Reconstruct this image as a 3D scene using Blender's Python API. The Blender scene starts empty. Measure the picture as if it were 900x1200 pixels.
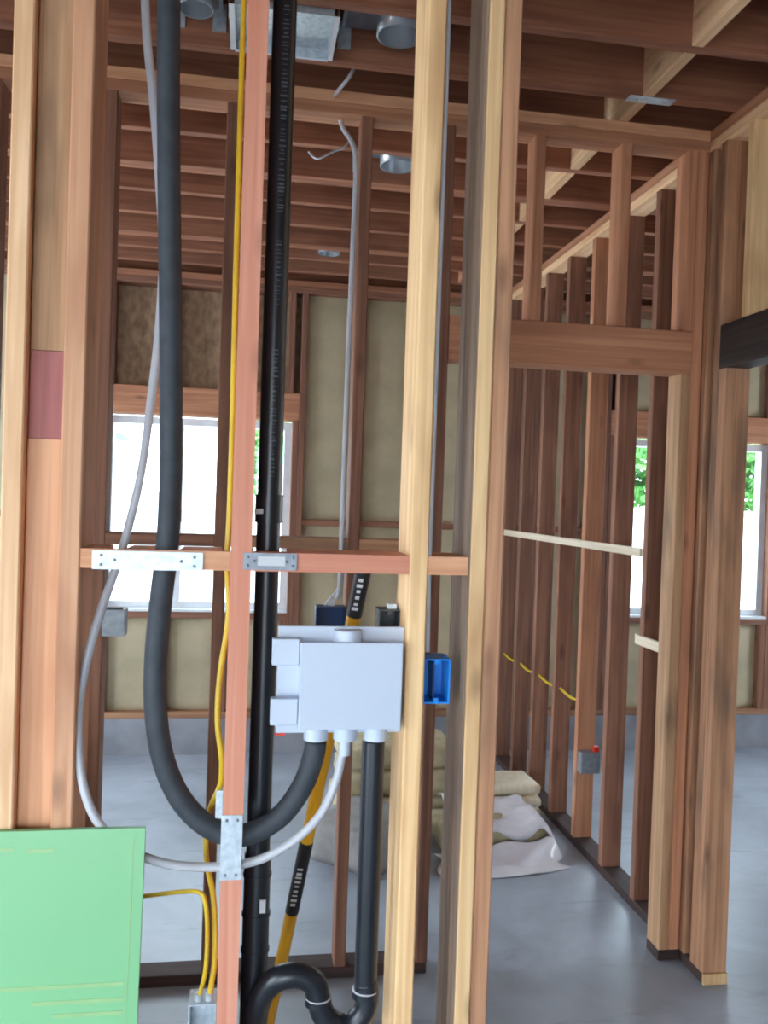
import bpy, bmesh, math, random
from mathutils import Vector, Matrix
random.seed(7)
S = bpy.context.scene
COL = S.collection

# ------------------------------------------------------------------ camera
FPX = 1000.0
YAW, PIT, ROL = math.radians(9), math.radians(-0.86), math.radians(1.95)
EYE = Vector((0, 0, 1.6))
FW = Vector((math.sin(YAW)*math.cos(PIT), math.cos(YAW)*math.cos(PIT), math.sin(PIT)))
_R = Vector((math.cos(YAW), -math.sin(YAW), 0)); _U = _R.cross(FW)
CR = math.cos(ROL)*_R + math.sin(ROL)*_U
CU = math.cos(ROL)*_U - math.sin(ROL)*_R
cd = bpy.data.cameras.new('camera'); cam = bpy.data.objects.new('camera', cd); COL.objects.link(cam)
cd.sensor_fit = 'HORIZONTAL'; cd.sensor_width = 36.0; cd.lens = FPX*36/900; cd.clip_start = 0.05; cd.clip_end = 300
M = Matrix((CR, CU, -FW)).transposed().to_4x4(); M.translation = EYE
cam.matrix_world = M
S.camera = cam

# ------------------------------------------------------------------ sky and exposure
w = bpy.data.worlds.new('overcast_sky'); S.world = w; w.use_nodes = True
nt = w.node_tree; nt.nodes.clear()
out = nt.nodes.new('ShaderNodeOutputWorld'); bg = nt.nodes.new('ShaderNodeBackground')
tc = nt.nodes.new('ShaderNodeTexCoord'); sp = nt.nodes.new('ShaderNodeSeparateXYZ'); rp = nt.nodes.new('ShaderNodeValToRGB')
nt.links.new(tc.outputs['Generated'], sp.inputs[0]); nt.links.new(sp.outputs['Z'], rp.inputs[0])
rp.color_ramp.elements[0].position = 0.0; rp.color_ramp.elements[0].color = (0.76, 0.88, 1.0, 1)
rp.color_ramp.elements[1].position = 1.0; rp.color_ramp.elements[1].color = (0.68, 0.83, 1.0, 1)
nt.links.new(rp.outputs[0], bg.inputs[0]); bg.inputs[1].default_value = 1.0
nt.links.new(bg.outputs[0], out.inputs[0])
S.view_settings.view_transform = 'Standard'; S.view_settings.look = 'None'
S.view_settings.gamma = 1.0; S.view_settings.use_curve_mapping = False
S.view_settings.exposure = 3.5
S.cycles.filter_width = 2.0; S.cycles.max_bounces = 10; S.cycles.diffuse_bounces = 6; S.cycles.transparent_max_bounces = 16

# ------------------------------------------------------------------ helpers
def ray(x, y): return FW + CR*((x-450)/FPX) - CU*((y-600)/FPX)
def PY(x, y, Y):
    r = ray(x, y); return EYE + r*(Y/r.y)
def PZ(x, y, Z):
    r = ray(x, y); return EYE + r*((Z-EYE.z)/r.z)
def PX(x, y, X):
    r = ray(x, y); return EYE + r*(X/r.x)
def lin(c):
    return tuple(((v/255)/12.92 if v/255 <= 0.04045 else ((v/255+0.055)/1.055)**2.4) for v in c) + (1,)

def new_mat(name):
    m = bpy.data.materials.new(name); m.use_nodes = True
    return m, m.node_tree, m.node_tree.nodes['Principled BSDF']

def wood(name, c_light, c_dark, knot=(70, 35, 22), stain=None, grain=1.0, rough=0.7, knots=0.5):
    m, nt, b = new_mat(name); N = nt.nodes; L = nt.links
    tc = N.new('ShaderNodeTexCoord'); oi = N.new('ShaderNodeObjectInfo')
    off = N.new('ShaderNodeVectorMath'); off.operation = 'MULTIPLY_ADD'
    cmb = N.new('ShaderNodeCombineXYZ')
    for i in range(3): L.new(oi.outputs['Random'], cmb.inputs[i])
    off.inputs[1].default_value = (13, 7, 29)
    L.new(cmb.outputs[0], off.inputs[0]); L.new(tc.outputs['Object'], off.inputs[2])
    mp = N.new('ShaderNodeMapping'); mp.inputs['Scale'].default_value = (55, 55, 1.6)
    L.new(off.outputs[0], mp.inputs[0])
    n1 = N.new('ShaderNodeTexNoise'); n1.inputs['Scale'].default_value = 1.0; n1.inputs['Detail'].default_value = 4; n1.inputs['Distortion'].default_value = 0.6
    L.new(mp.outputs[0], n1.inputs['Vector'])
    r1 = N.new('ShaderNodeValToRGB'); e = r1.color_ramp.elements
    e[0].position = 0.32; e[0].color = lin(c_dark); e[1].position = 0.66; e[1].color = lin(c_light)
    L.new(n1.outputs[0], r1.inputs[0])
    # broad blotches
    mp2 = N.new('ShaderNodeMapping'); mp2.inputs['Scale'].default_value = (9, 9, 2.2); L.new(off.outputs[0], mp2.inputs[0])
    n2 = N.new('ShaderNodeTexNoise'); n2.inputs['Scale'].default_value = 1.0; n2.inputs['Detail'].default_value = 3
    L.new(mp2.outputs[0], n2.inputs['Vector'])
    mx = N.new('ShaderNodeMix'); mx.data_type = 'RGBA'; mx.blend_type = 'MIX'
    rs = N.new('ShaderNodeMapRange'); rs.inputs[1].default_value = 0.52; rs.inputs[2].default_value = 0.72; rs.inputs[3].default_value = 0; rs.inputs[4].default_value = 0.8
    L.new(n2.outputs[0], rs.inputs[0]); L.new(rs.outputs[0], mx.inputs['Factor']); L.new(r1.outputs[0], mx.inputs['A'])
    mx.inputs['B'].default_value = lin(stain or c_dark)
    # knots
    mp3 = N.new('ShaderNodeMapping'); mp3.inputs['Scale'].default_value = (9, 9, 3.4); L.new(off.outputs[0], mp3.inputs[0])
    vo = N.new('ShaderNodeTexVoronoi'); vo.inputs['Scale'].default_value = 1.0; L.new(mp3.outputs[0], vo.inputs['Vector'])
    rk = N.new('ShaderNodeMapRange'); rk.inputs[1].default_value = 0.05; rk.inputs[2].default_value = 0.17; rk.inputs[3].default_value = knots; rk.inputs[4].default_value = 0
    L.new(vo.outputs['Distance'], rk.inputs[0])
    mk = N.new('ShaderNodeMix'); mk.data_type = 'RGBA'
    L.new(rk.outputs[0], mk.inputs['Factor']); L.new(mx.outputs['Result'], mk.inputs['A']); mk.inputs['B'].default_value = lin(knot)
    # per-piece tone
    hs = N.new('ShaderNodeHueSaturation'); rv = N.new('ShaderNodeMapRange'); rv.inputs[3].default_value = 0.86; rv.inputs[4].default_value = 1.14
    L.new(oi.outputs['Random'], rv.inputs[0]); L.new(rv.outputs[0], hs.inputs['Value']); L.new(mk.outputs['Result'], hs.inputs['Color'])
    L.new(hs.outputs[0], b.inputs['Base Color']); b.inputs['Roughness'].default_value = rough
    bp = N.new('ShaderNodeBump'); bp.inputs['Strength'].default_value = 0.15*grain; bp.inputs['Distance'].default_value = 0.004
    L.new(n1.outputs[0], bp.inputs['Height']); L.new(bp.outputs[0], b.inputs['Normal'])
    return m

def plain(name, c, rough=0.5, metal=0.0, c2=None, scale=8.0, bump=0.0, stretch=(1, 1, 1), spec=None, detail=4):
    m, nt, b = new_mat(name); N = nt.nodes; L = nt.links
    tc = N.new('ShaderNodeTexCoord'); mp = N.new('ShaderNodeMapping'); mp.inputs['Scale'].default_value = stretch
    L.new(tc.outputs['Object'], mp.inputs[0])
    n = N.new('ShaderNodeTexNoise'); n.inputs['Scale'].default_value = scale; n.inputs['Detail'].default_value = detail; L.new(mp.outputs[0], n.inputs['Vector'])
    r = N.new('ShaderNodeValToRGB'); e = r.color_ramp.elements; e[0].position = 0.35; e[1].position = 0.65
    e[0].color = lin(c2 or tuple(int(v*0.93) for v in c)); e[1].color = lin(c)
    L.new(n.outputs[0], r.inputs[0]); L.new(r.outputs[0], b.inputs['Base Color'])
    b.inputs['Roughness'].default_value = rough; b.inputs['Metallic'].default_value = metal
    if spec is not None: b.inputs['Specular IOR Level'].default_value = spec
    if bump:
        bp = N.new('ShaderNodeBump'); bp.inputs['Strength'].default_value = bump; bp.inputs['Distance'].default_value = 0.01
        L.new(n.outputs[0], bp.inputs['Height']); L.new(bp.outputs[0], b.inputs['Normal'])
    return m

MT = {}
MT['tan'] = wood('pale_fir_wood', (234, 194, 152), (212, 166, 122), stain=(196, 148, 104))
MT['orange'] = wood('orange_fir_wood', (228, 174, 134), (206, 148, 108), stain=(188, 130, 94))
MT['pink'] = wood('pink_fir_wood', (224, 156, 128), (208, 132, 104), stain=(214, 140, 110), knots=0.25)
MT['yellow'] = wood('yellow_fir_wood', (240, 202, 150), (218, 174, 122), stain=(186, 142, 96))
MT['brown'] = wood('weathered_fir_wood', (192, 144, 108), (154, 108, 78), stain=(112, 88, 70))
MT['stain'] = wood('stained_fir_wood', (190, 150, 112), (156, 116, 82), stain=(92, 72, 54))
MT['grey'] = wood('grey_weathered_wood', (150, 126, 106), (110, 92, 78), stain=(80, 70, 64))
MT['rose'] = wood('rose_marked_wood', (182, 116, 108), (160, 96, 92), stain=(150, 88, 84), knots=0.1)
MT['red'] = wood('red_fir_wood', (148, 102, 78), (114, 74, 56), stain=(104, 66, 50))
MT['redlite'] = wood('light_red_fir_wood', (200, 142, 106), (170, 112, 80), stain=(160, 104, 76))
MT['joist'] = wood('joist_red_wood', (166, 110, 82), (134, 84, 60), stain=(118, 72, 52), knots=0.25)
MT['dark'] = wood('dark_stained_wood', (66, 54, 48), (44, 36, 32), stain=(36, 30, 28), knots=0.1)
MT['plate'] = wood('treated_plate_wood', (74, 50, 44), (50, 34, 32), stain=(44, 32, 30), knots=0.1)
MT['lath'] = wood('pale_lath_wood', (222, 208, 184), (200, 182, 156), knots=0.1)
MT['offcut'] = wood('cream_offcut_wood', (246, 238, 214), (232, 220, 190), knots=0.05)
MT['abs'] = plain('black_pipe_plastic', (34, 38, 44), 0.32, c2=(28, 32, 38))
MT['foam'] = plain('grey_black_foam', (58, 64, 70), 0.65, c2=(48, 54, 60), scale=30, bump=0.1)
MT['pex'] = plain('milky_tube_plastic', (196, 198, 202), 0.3, c2=(182, 184, 190))
MT['white'] = plain('white_box_plastic', (198, 208, 222), 0.4, c2=(192, 203, 218), scale=3)
MT['blue'] = plain('blue_box_plastic', (36, 146, 236), 0.35, c2=(28, 128, 220))
MT['navy'] = plain('dark_blue_plastic', (20, 60, 110), 0.4)
MT['charcoal'] = plain('charcoal_plastic', (60, 62, 64), 0.5)
MT['steel'] = plain('galvanised_steel', (204, 214, 220), 0.38, 0.35, c2=(176, 188, 196), scale=60)
MT['greysteel'] = plain('dull_grey_steel', (150, 156, 162), 0.5, 0.5, c2=(128, 134, 142), scale=40)
MT['can'] = plain('lamp_can_metal', (176, 182, 188), 0.3, 0.6)
MT['cable'] = plain('yellow_cable_jacket', (214, 178, 40), 0.45, c2=(200, 162, 34))
MT['toolyellow'] = plain('yellow_handle_fibreglass', (224, 166, 24), 0.35, c2=(210, 150, 20))
MT['black'] = plain('black_rubber', (24, 24, 26), 0.5)
MT['print'] = plain('light_print', (210, 212, 214), 0.6)
MT['absprint'] = plain('dim_grey_print', (92, 98, 104), 0.6)
MT['green'] = plain('green_board', (126, 190, 134), 0.4, c2=(120, 184, 128), scale=2)
MT['greenprint'] = plain('pale_olive_print', (152, 194, 132), 0.5)
MT['spray'] = plain('cream_insulation', (196, 182, 150), 0.85, c2=(176, 164, 134), scale=5, bump=0.25)
MT['osb'] = plain('oriented_strand_board', (186, 158, 126), 0.8, c2=(148, 122, 98), scale=26, bump=0.2, stretch=(1, 1, 0.6))
MT['ply'] = plain('subfloor_plywood', (120, 86, 66), 0.8, c2=(100, 70, 54), scale=5)
MT['vinyl'] = plain('white_window_vinyl', (226, 230, 234), 0.4)
MT['fence'] = plain('white_fence_vinyl', (236, 238, 240), 0.5)
MT['slabsheet'] = plain('beige_batt', (196, 184, 150), 0.9, c2=(170, 156, 124), scale=14, bump=0.4)
MT['plastic'] = plain('milky_plastic_sheet', (232, 230, 234), 0.25, c2=(214, 210, 216), scale=6, bump=0.15)
MT['greycloth'] = plain('grey_sheet_cloth', (150, 146, 142), 0.8, c2=(128, 124, 122), scale=10, bump=0.2)
MT['red_plastic'] = plain('red_cap_plastic', (220, 60, 40), 0.4)
MT['bark'] = plain('tree_bark', (96, 76, 60), 0.9, c2=(70, 56, 44), scale=20)
MT['leaf'] = plain('green_leaves', (96, 160, 70), 0.6, c2=(60, 120, 50), scale=3)
MT['leaf2'] = plain('pale_green_leaves', (140, 180, 110), 0.6, c2=(100, 150, 84), scale=3)
MT['gravel'] = plain('pale_ground', (196, 192, 184), 0.9, c2=(176, 170, 160), scale=3)
MT['stucco'] = plain('pale_blue_stucco', (206, 222, 226), 0.8)
MT['curb'] = plain('concrete_curb', (150, 152, 158), 0.85, c2=(128, 130, 136), scale=5, bump=0.2)

def concrete():
    m, nt, b = new_mat('smooth_concrete_slab'); N = nt.nodes; L = nt.links
    tc = N.new('ShaderNodeTexCoord')
    n = N.new('ShaderNodeTexNoise'); n.inputs['Scale'].default_value = 1.3; n.inputs['Detail'].default_value = 8; n.inputs['Roughness'].default_value = 0.62; n.inputs['Distortion'].default_value = 0.5
    L.new(tc.outputs['Object'], n.inputs['Vector'])
    r = N.new('ShaderNodeValToRGB'); e = r.color_ramp.elements; e[0].position = 0.34; e[0].color = lin((142, 150, 160)); e[1].position = 0.66; e[1].color = lin((180, 189, 200))
    L.new(n.outputs[0], r.inputs[0])
    n2 = N.new('ShaderNodeTexNoise'); n2.inputs['Scale'].default_value = 5; n2.inputs['Detail'].default_value = 6; n2.inputs['Distortion'].default_value = 1.2
    mp = N.new('ShaderNodeMapping'); mp.inputs['Scale'].default_value = (0.5, 2.2, 1); L.new(tc.outputs['Object'], mp.inputs[0]); L.new(mp.outputs[0], n2.inputs['Vector'])
    rr = N.new('ShaderNodeMapRange'); rr.inputs[1].default_value = 0.6; rr.inputs[2].default_value = 0.72; rr.inputs[3].default_value = 0; rr.inputs[4].default_value = 0.35
    L.new(n2.outputs[0], rr.inputs[0])
    mx = N.new('ShaderNodeMix'); mx.data_type = 'RGBA'; L.new(rr.outputs[0], mx.inputs['Factor']); L.new(r.outputs[0], mx.inputs['A']); mx.inputs['B'].default_value = lin((112, 114, 120))
    L.new(mx.outputs['Result'], b.inputs['Base Color'])
    rg = N.new('ShaderNodeMapRange'); rg.inputs[3].default_value = 0.28; rg.inputs[4].default_value = 0.5; L.new(n.outputs[0], rg.inputs[0]); L.new(rg.outputs[0], b.inputs['Roughness'])
    bp = N.new('ShaderNodeBump'); bp.inputs['Strength'].default_value = 0.08; bp.inputs['Distance'].default_value = 0.01
    L.new(n2.outputs[0], bp.inputs['Height']); L.new(bp.outputs[0], b.inputs['Normal'])
    return m
MT['concrete'] = concrete()

def glass():
    m = bpy.data.materials.new('window_glass'); m.use_nodes = True; nt = m.node_tree; N = nt.nodes; L = nt.links; N.clear()
    o = N.new('ShaderNodeOutputMaterial'); mx = N.new('ShaderNodeMixShader'); t = N.new('ShaderNodeBsdfTransparent'); g = N.new('ShaderNodeBsdfGlossy')
    t.inputs[0].default_value = (0.95, 0.98, 0.97, 1); g.inputs['Roughness'].default_value = 0.03; mx.inputs[0].default_value = 0.06
    L.new(t.outputs[0], mx.inputs[1]); L.new(g.outputs[0], mx.inputs[2]); L.new(mx.outputs[0], o.inputs[0])
    return m
MT['glass'] = glass()

def link(name, me, mat, parent=None, loc=(0, 0, 0), rot=(0, 0, 0)):
    """loc is in world metres; parents are never rotated"""
    o = bpy.data.objects.new(name, me); COL.objects.link(o)
    if mat is not None and me is not None and not me.materials: me.materials.append(MT[mat])
    o.rotation_euler = rot
    if parent is not None:
        o.parent = parent; o.location = Vector(loc) - WORLD[parent.name]
    else:
        o.location = loc
    WORLD[o.name] = Vector(loc)
    return o
WORLD = {}
def tag(o, label, cat, group=None, kind=None):
    o['label'] = label; o['category'] = cat
    if group: o['group'] = group
    if kind: o['kind'] = kind
    return o
def thing(name, loc, label, cat, group=None, kind=None):
    return tag(link(name, None, None, None, loc), label, cat, group, kind)

LUM = {}
def lumber_mesh(a, b, l, ch=0.003):
    """prism a x b across, l long on local Z, long edges eased"""
    key = (round(a, 4), round(b, 4), round(l, 4))
    a, b, l = a/2, b/2, l/2; c = min(ch, a*0.3, b*0.3)
    ring = [(-a+c, -b), (a-c, -b), (a, -b+c), (a, b-c), (a-c, b), (-a+c, b), (-a, b-c), (-a, -b+c)]
    v = [(x, y, -l) for x, y in ring] + [(x, y, l) for x, y in ring]
    f = [tuple(range(7, -1, -1)), tuple(range(8, 16))] + [(i, (i+1) % 8, 8+(i+1) % 8, 8+i) for i in range(8)]
    me = bpy.data.meshes.new('lumber'); me.from_pydata(v, [], f); return me
def lumber(name, x0, x1, y0, y1, z0, z1, mat, parent, axis='z', tilt=0.0):
    dx, dy, dz = abs(x1-x0), abs(y1-y0), abs(z1-z0)
    c = ((x0+x1)/2, (y0+y1)/2, (z0+z1)/2)
    if axis == 'z': key, rot = (dx, dy, dz), (0, tilt, 0)
    elif axis == 'x': key, rot = (dz, dy, dx), (0, math.pi/2, 0)
    else: key, rot = (dx, dz, dy), (-math.pi/2, 0, 0)
    k = tuple(round(q, 4) for q in key) + (mat,)
    if k not in LUM: LUM[k] = lumber_mesh(*key)
    return link(name, LUM[k], mat, parent, c, rot)

def mesh(v, f, smooth=False):
    me = bpy.data.meshes.new('shape'); me.from_pydata([tuple(q) for q in v], [], f)
    if smooth:
        for p in me.polygons: p.use_smooth = True
    me.update(); return me
def box_vf(boxes):
    v, f = [], []
    for x0, x1, y0, y1, z0, z1 in boxes:
        n = len(v)
        v += [(x0, y0, z0), (x1, y0, z0), (x1, y1, z0), (x0, y1, z0), (x0, y0, z1), (x1, y0, z1), (x1, y1, z1), (x0, y1, z1)]
        f += [tuple(n+i for i in q) for q in ((3, 2, 1, 0), (4, 5, 6, 7), (0, 1, 5, 4), (1, 2, 6, 5), (2, 3, 7, 6), (3, 0, 4, 7))]
    return v, f
def boxes(name, bs, mat, parent=None, base=None, bevel=0.0, rot=(0, 0, 0)):
    """one mesh made of axis aligned boxes given in world metres; origin at base"""
    if base is None:
        base = (sum(b[0]+b[1] for b in bs)/2/len(bs), sum(b[2]+b[3] for b in bs)/2/len(bs), min(b[4] for b in bs))
    B = [(a-base[0], b-base[0], c-base[1], d-base[1], e-base[2], g-base[2]) for a, b, c, d, e, g in bs]
    v, f = box_vf(B); me = mesh(v, f)
    if bevel:
        bm = bmesh.new(); bm.from_mesh(me)
        bmesh.ops.bevel(bm, geom=bm.edges[:], offset=bevel, segments=2, affect='EDGES', profile=0.5); bm.to_mesh(me); bm.free()
    return link(name, me, mat, parent, base, rot)

def spline(pts, n=8):
    p = [Vector(q) for q in pts]; res = []
    for i in range(len(p)-1):
        a, b, c, d = p[max(i-1, 0)], p[i], p[i+1], p[min(i+2, len(p)-1)]
        for k in range(n):
            t = k/n
            res.append(0.5*((2*b)+(c-a)*t+(2*a-5*b+4*c-d)*t*t+(3*b-a-3*c+d)*t**3))
    res.append(p[-1]); return res
def tube_mesh(path, r, seg=16, ridges=None):
    path = [Vector(q) for q in path]; n = len(path); v, f = [], []
    t = (path[1]-path[0]).normalized(); u = t.orthogonal().normalized()
    for i in range(n):
        t = (path[min(i+1, n-1)]-path[max(i-1, 0)]).normalized()
        u = (u - t*u.dot(t)).normalized(); q = t.cross(u)
        rr = r[i] if isinstance(r, (list, tuple)) else r
        for k in range(seg):
            a = 2*math.pi*k/seg; v.append(path[i] + (u*math.cos(a)+q*math.sin(a))*rr)
    for i in range(n-1):
        for k in range(seg):
            f.append((i*seg+k, i*seg+(k+1) % seg, (i+1)*seg+(k+1) % seg, (i+1)*seg+k))
    m = len(v); v += [path[0], path[-1]]
    for k in range(seg):
        f.append((m, (k+1) % seg, k)); f.append((m+1, (n-1)*seg+k, (n-1)*seg+(k+1) % seg))
    return v, f
def tube(name, path, r, mat, parent=None, base=None, seg=16):
    base = Vector(base) if base is not None else Vector(path[0])
    v, f = tube_mesh(path, r, seg)
    me = mesh([q-base for q in v], f, True)
    return link(name, me, mat, parent, base)

def pipe(name, a, b, r, mat, parent=None, seg=24, base=None):
    """straight cylinder with flat crisp ends"""
    a, b = Vector(a), Vector(b); d = (b-a).normalized()
    return tube(name, [a, a+d*1e-4, b-d*1e-4, b], r, mat, parent, base, seg)

def prism_xy(poly, z0, z1):
    n = len(poly); v = [(x, y, z0) for x, y in poly]+[(x, y, z1) for x, y in poly]
    f = [tuple(range(n-1, -1, -1)), tuple(range(n, 2*n))]+[(i, (i+1) % n, n+(i+1) % n, n+i) for i in range(n)]
    return v, f

# ------------------------------------------------------------------ dimensions
ZC = 2.93                       # underside of joists
TP = 0.038                      # lumber thickness
YA0, YA1 = 1.68, 1.82           # plumbing wall, 2x6
YB0, YB1 = 2.80, 2.889          # doorway wall
XC0, XC1 = 1.558, 1.647         # partition running back
YF = 5.30                       # inner face of the outside wall
XL, XR, YN = -3.2, 4.8, -3.6    # extents of the shell

# ------------------------------------------------------------------ floor, ground, ceiling
fl = boxes('floor', [(XL-.14, XR+.14, YN, YF+.14, -0.15, 0.0)], 'concrete', base=(0, 0, 0))
tag(fl, 'smooth bluish grey concrete slab floor with faint stains', 'floor', kind='structure')
gd = boxes('ground', [(-40, 40, YF+.14, 60, -0.4, -0.25), (-40, 40, -40, YN, -0.4, -0.25)], 'gravel', base=(0, 0, -0.25))
tag(gd, 'pale bare ground outside the house', 'ground', kind='structure')

ce = thing('ceiling', (0.8, 1, ZC), 'exposed red brown floor joists and plywood deck overhead', 'ceiling', kind='structure')
boxes('subfloor', [(XL-.14, XR+.14, YN, YF+.14, ZC+.235, ZC+.255)], 'ply', ce)
JY = [2.31-.32*k for k in range(18, 0, -1)] + [2.31, 2.62, 2.935, 3.25, 3.585, 3.625, 3.90, 4.22, 4.55, 4.59, 4.81, 5.09]
for y in JY:
    lumber('joist', XL, XR, y, y+TP, ZC, ZC+.235, 'joist', ce, 'x')
single = [y for y in JY if y not in (3.625, 4.59)]
for a, b in zip(single, single[1:]):
    if a < 1.0: continue
    a2 = a+TP + (TP+.002 if a in (3.585, 4.55) else 0)
    lumber('blocking', 1.215, 1.215+TP, a2, b, ZC+.001, ZC+.234, 'tan' if a < 4 else 'redlite', ce, 'y')
lumber('rim_board', XL, XR, YF+.10, YF+.138, ZC, ZC+.235, 'joist', ce, 'x')

# ------------------------------------------------------------------ outside (far) wall with two windows
wb = thing('wall_back', (0.8, YF, 0), 'outside stud wall with cream insulation between studs and two windows', 'wall', kind='structure')
CZ = 0.224
boxes('concrete_curb', [(XL, XR, YF, YF+.14, 0, CZ)], 'curb', wb)
lumber('bottom_plate', XL, XR, YF, YF+.14, CZ, CZ+TP, 'brown', wb, 'x')
lumber('top_plate', XL, XR, YF, YF+.14, ZC-2*TP, ZC-TP-.0005, 'red', wb, 'x')
lumber('top_plate', XL, XR, YF, YF+.14, ZC-TP, ZC, 'joist', wb, 'x')
W1 = (-0.866, 0.25); W2 = (2.363, 3.49); WZ = (0.885, 2.055)
ZB, ZT = CZ+TP, ZC-2*TP
def in_win(x):
    for a, b in (W1, W2):
        if a-.045 < x+TP and x < b+.045: return True
    return False
studs = []
for a, b in (W1, W2):
    for x in (a-TP, b):            # trimmers beside the opening, then kings
        lumber('trimmer_stud', x, x+TP, YF, YF+.14, ZB, WZ[1]+.012, 'red', wb)
    for x in (a-2*TP-.001, b+TP+.001):
        lumber('stud', x, x+TP, YF, YF+.14, ZB, ZT, 'red', wb); studs.append(x)
    lumber('window_header', a-TP, b+TP, YF, YF+.14, WZ[1]+.0125, WZ[1]+.18, 'redlite', wb, 'x')
    lumber('sill_plate', a, b, YF, YF+.14, WZ[0]-.05, WZ[0]-.012, 'red', wb, 'x')
    n = 3
    for k in range(n+1):
        x = a + (b-a-TP)*k/n
        lumber('cripple_stud', x, x+TP, YF, YF+.14, ZB, WZ[0]-.051, 'red', wb)
        lumber('cripple_stud', x, x+TP, YF, YF+.14, WZ[1]+.181, ZT, 'red', wb)
x = XL
while x < XR:
    if not in_win(x-.03) and not in_win(x+.03): 
        lumber('stud', x, x+TP, YF, YF+.14, ZB, ZT, 'red', wb); studs.append(x)
    x += 0.385
# sheathing panels outside the studs
ys, ye = YF+.141, YF+.153
for a, b, c, d in ((XL, W1[0], CZ, ZC), (W1[1], W2[0], CZ, ZC), (W2[1], XR, CZ, ZC),
                   (W1[0], W1[1], CZ, WZ[0]-.012), (W1[0], W1[1], WZ[1]+.012, ZC), (W2[0], W2[1], CZ, WZ[0]-.012), (W2[0], W2[1], WZ[1]+.012, ZC)):
    boxes('sheathing_panel', [(a, b, ys, ye, c, d)], 'osb', wb)
# insulation in the bays: a lumpy slab each
def batt(x0, x1, z0, z1):
    nx, nz = 5, 14; v, f = [], []
    for j in range(nz+1):
        for i in range(nx+1):
            e = 0.0 if 0 < i < nx and 0 < j < nz else 0.018
            v.append((x0+(x1-x0)*i/nx, YF+.045+e+random.uniform(-.003, .003), z0+(z1-z0)*j/nz))
    m = len(v)
    v += [(x0, YF+.138, z0), (x1, YF+.138, z0), (x1, YF+.138, z1), (x0, YF+.138, z1)]
    for j in range(nz):
        for i in range(nx):
            a = j*(nx+1)+i; f.append((a, a+1, a+nx+2, a+nx+1))
    f.append((m+1, m, m+3, m+2))
    f.append(tuple([m]+[j*(nx+1) for j in range(nz, -1, -1)][::1]+[]) if False else (m, 0, nz*(nx+1), m+3))
    f.append((nx, m+1, m+2, nz*(nx+1)+nx))
    base = ((x0+x1)/2, YF+.1, z0)
    me = mesh([(a-base[0], b-base[1], c-base[2]) for a, b, c in v], f, False)
    for p in me.polygons[:nx*nz]: p.use_smooth = True
    link('insulation_batt', me, 'spray', wb, base)
ss = sorted(studs)
for a, b in zip(ss, ss[1:]):
    a0 = a+TP
    if b-a0 < .05: continue
    mid = (a0+b)/2
    if W1[0] < mid < W1[1] or W2[0] < mid < W2[1]: continue
    zt = 1.42
    lumber('fire_block', a0, b, YF+.02, YF+.11, zt, zt+TP, 'red', wb, 'x')
    batt(a0, b, ZB, zt); batt(a0, b, zt+TP, ZT)
for a, b in (W1, W2):
    for k in range(3):
        x0 = a + (b-a-TP)*k/3+TP; x1 = a + (b-a-TP)*(k+1)/3
        batt(x0, x1, ZB, WZ[0]-.051)
        if a > 1: batt(x0, x1, WZ[1]+.182, ZT)

def window(name, a, b, label, m):
    r = thing(name, ((a+b)/2, YF+.09, WZ[0]), label, 'window', kind='structure')
    z0, z1 = WZ; y0, y1 = YF+.06, YF+.13; t = 0.045
    boxes('window_frame', [(a, a+t, y0, y1, z0, z1), (b-t, b, y0, y1, z0, z1), (a+t, b-t, y0, y1, z0, z0+t), (a+t, b-t, y0, y1, z1-t, z1)], 'vinyl', r)
    boxes('meeting_stile', [(m-.02, m+.02, y0+.01, y1-.01, z0+t, z1-t)], 'vinyl', r)
    for p, q in ((a+t, m-.02), (m+.02, b-t)):
        boxes('pane', [(p, q, y0+.03, y0+.036, z0+t, z1-t)], 'glass', r)
    boxes('latch', [(m-.016, m+.016, y0-.004, y0+.0095, 1.42, 1.50)], 'charcoal', r)
    boxes('sill_trim', [(a, b, YF+.002, YF+.059, z0-.011, z0+.004)], 'vinyl', r)
window('window_1', *W1, 'white vinyl sliding window behind the black pipes', -.425)
window('window_2', *W2, 'white vinyl sliding window behind the partition studs', 2.92)

# side walls of the shell, out of the picture
def side_wall(name, x0, x1, label, ops):
    r = thing(name, ((x0+x1)/2, 2.0, 0), label, 'wall', kind='structure')
    lumber('bottom_plate', x0, x1, YN, YF, 0, TP, 'brown', r, 'y'); lumber('top_plate', x0, x1, YN, YF, ZC-2*TP, ZC, 'red', r, 'y')
    y = YN
    while y < YF-.05:
        if not any(a-.04 < y < b for a, b, c, d in ops): lumber('stud', x0, x1, y, y+TP, TP, ZC-2*TP, 'red', r)
        y += 0.4
    xo = x0-.013 if x0 < 0 else x1+.001
    pan = []; y = YN
    for a, b, c, d in ops:
        pan += [(y, a, 0, ZC), (a, b, 0, c), (a, b, d, ZC)]; y = b
        lumber('header', x0, x1, a, b, d, d+.2, 'redlite', r, 'y')
    pan.append((y, YF, 0, ZC))
    for a, b, c, d in pan: boxes('sheathing_panel', [(xo, xo+.012, a, b, c, d)], 'osb', r)
side_wall('wall_left', XL-.14, XL, 'outside stud wall at the end of the room beside the plumbing wall', [(-2.6, 0.4, .05, 2.3), (2.93, 5.2, .05, 2.4)])  # unseen openings added to light the near studs, floor and partition edges
side_wall('wall_right', XR, XR+.14, 'outside stud wall at the end of the room past the partition', [(3.4, 4.6, .9, 2.05)])  # unseen opening added for daylight, kept small so the floor stays darker
wr = thing('wall_rear', (0, YN, 0), 'unseen outside stud wall with an assumed opening sized for daylight', 'wall', kind='structure')
GO = (-2.8, 0.2)  # unseen opening, added and shifted left to steer daylight from behind
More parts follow.
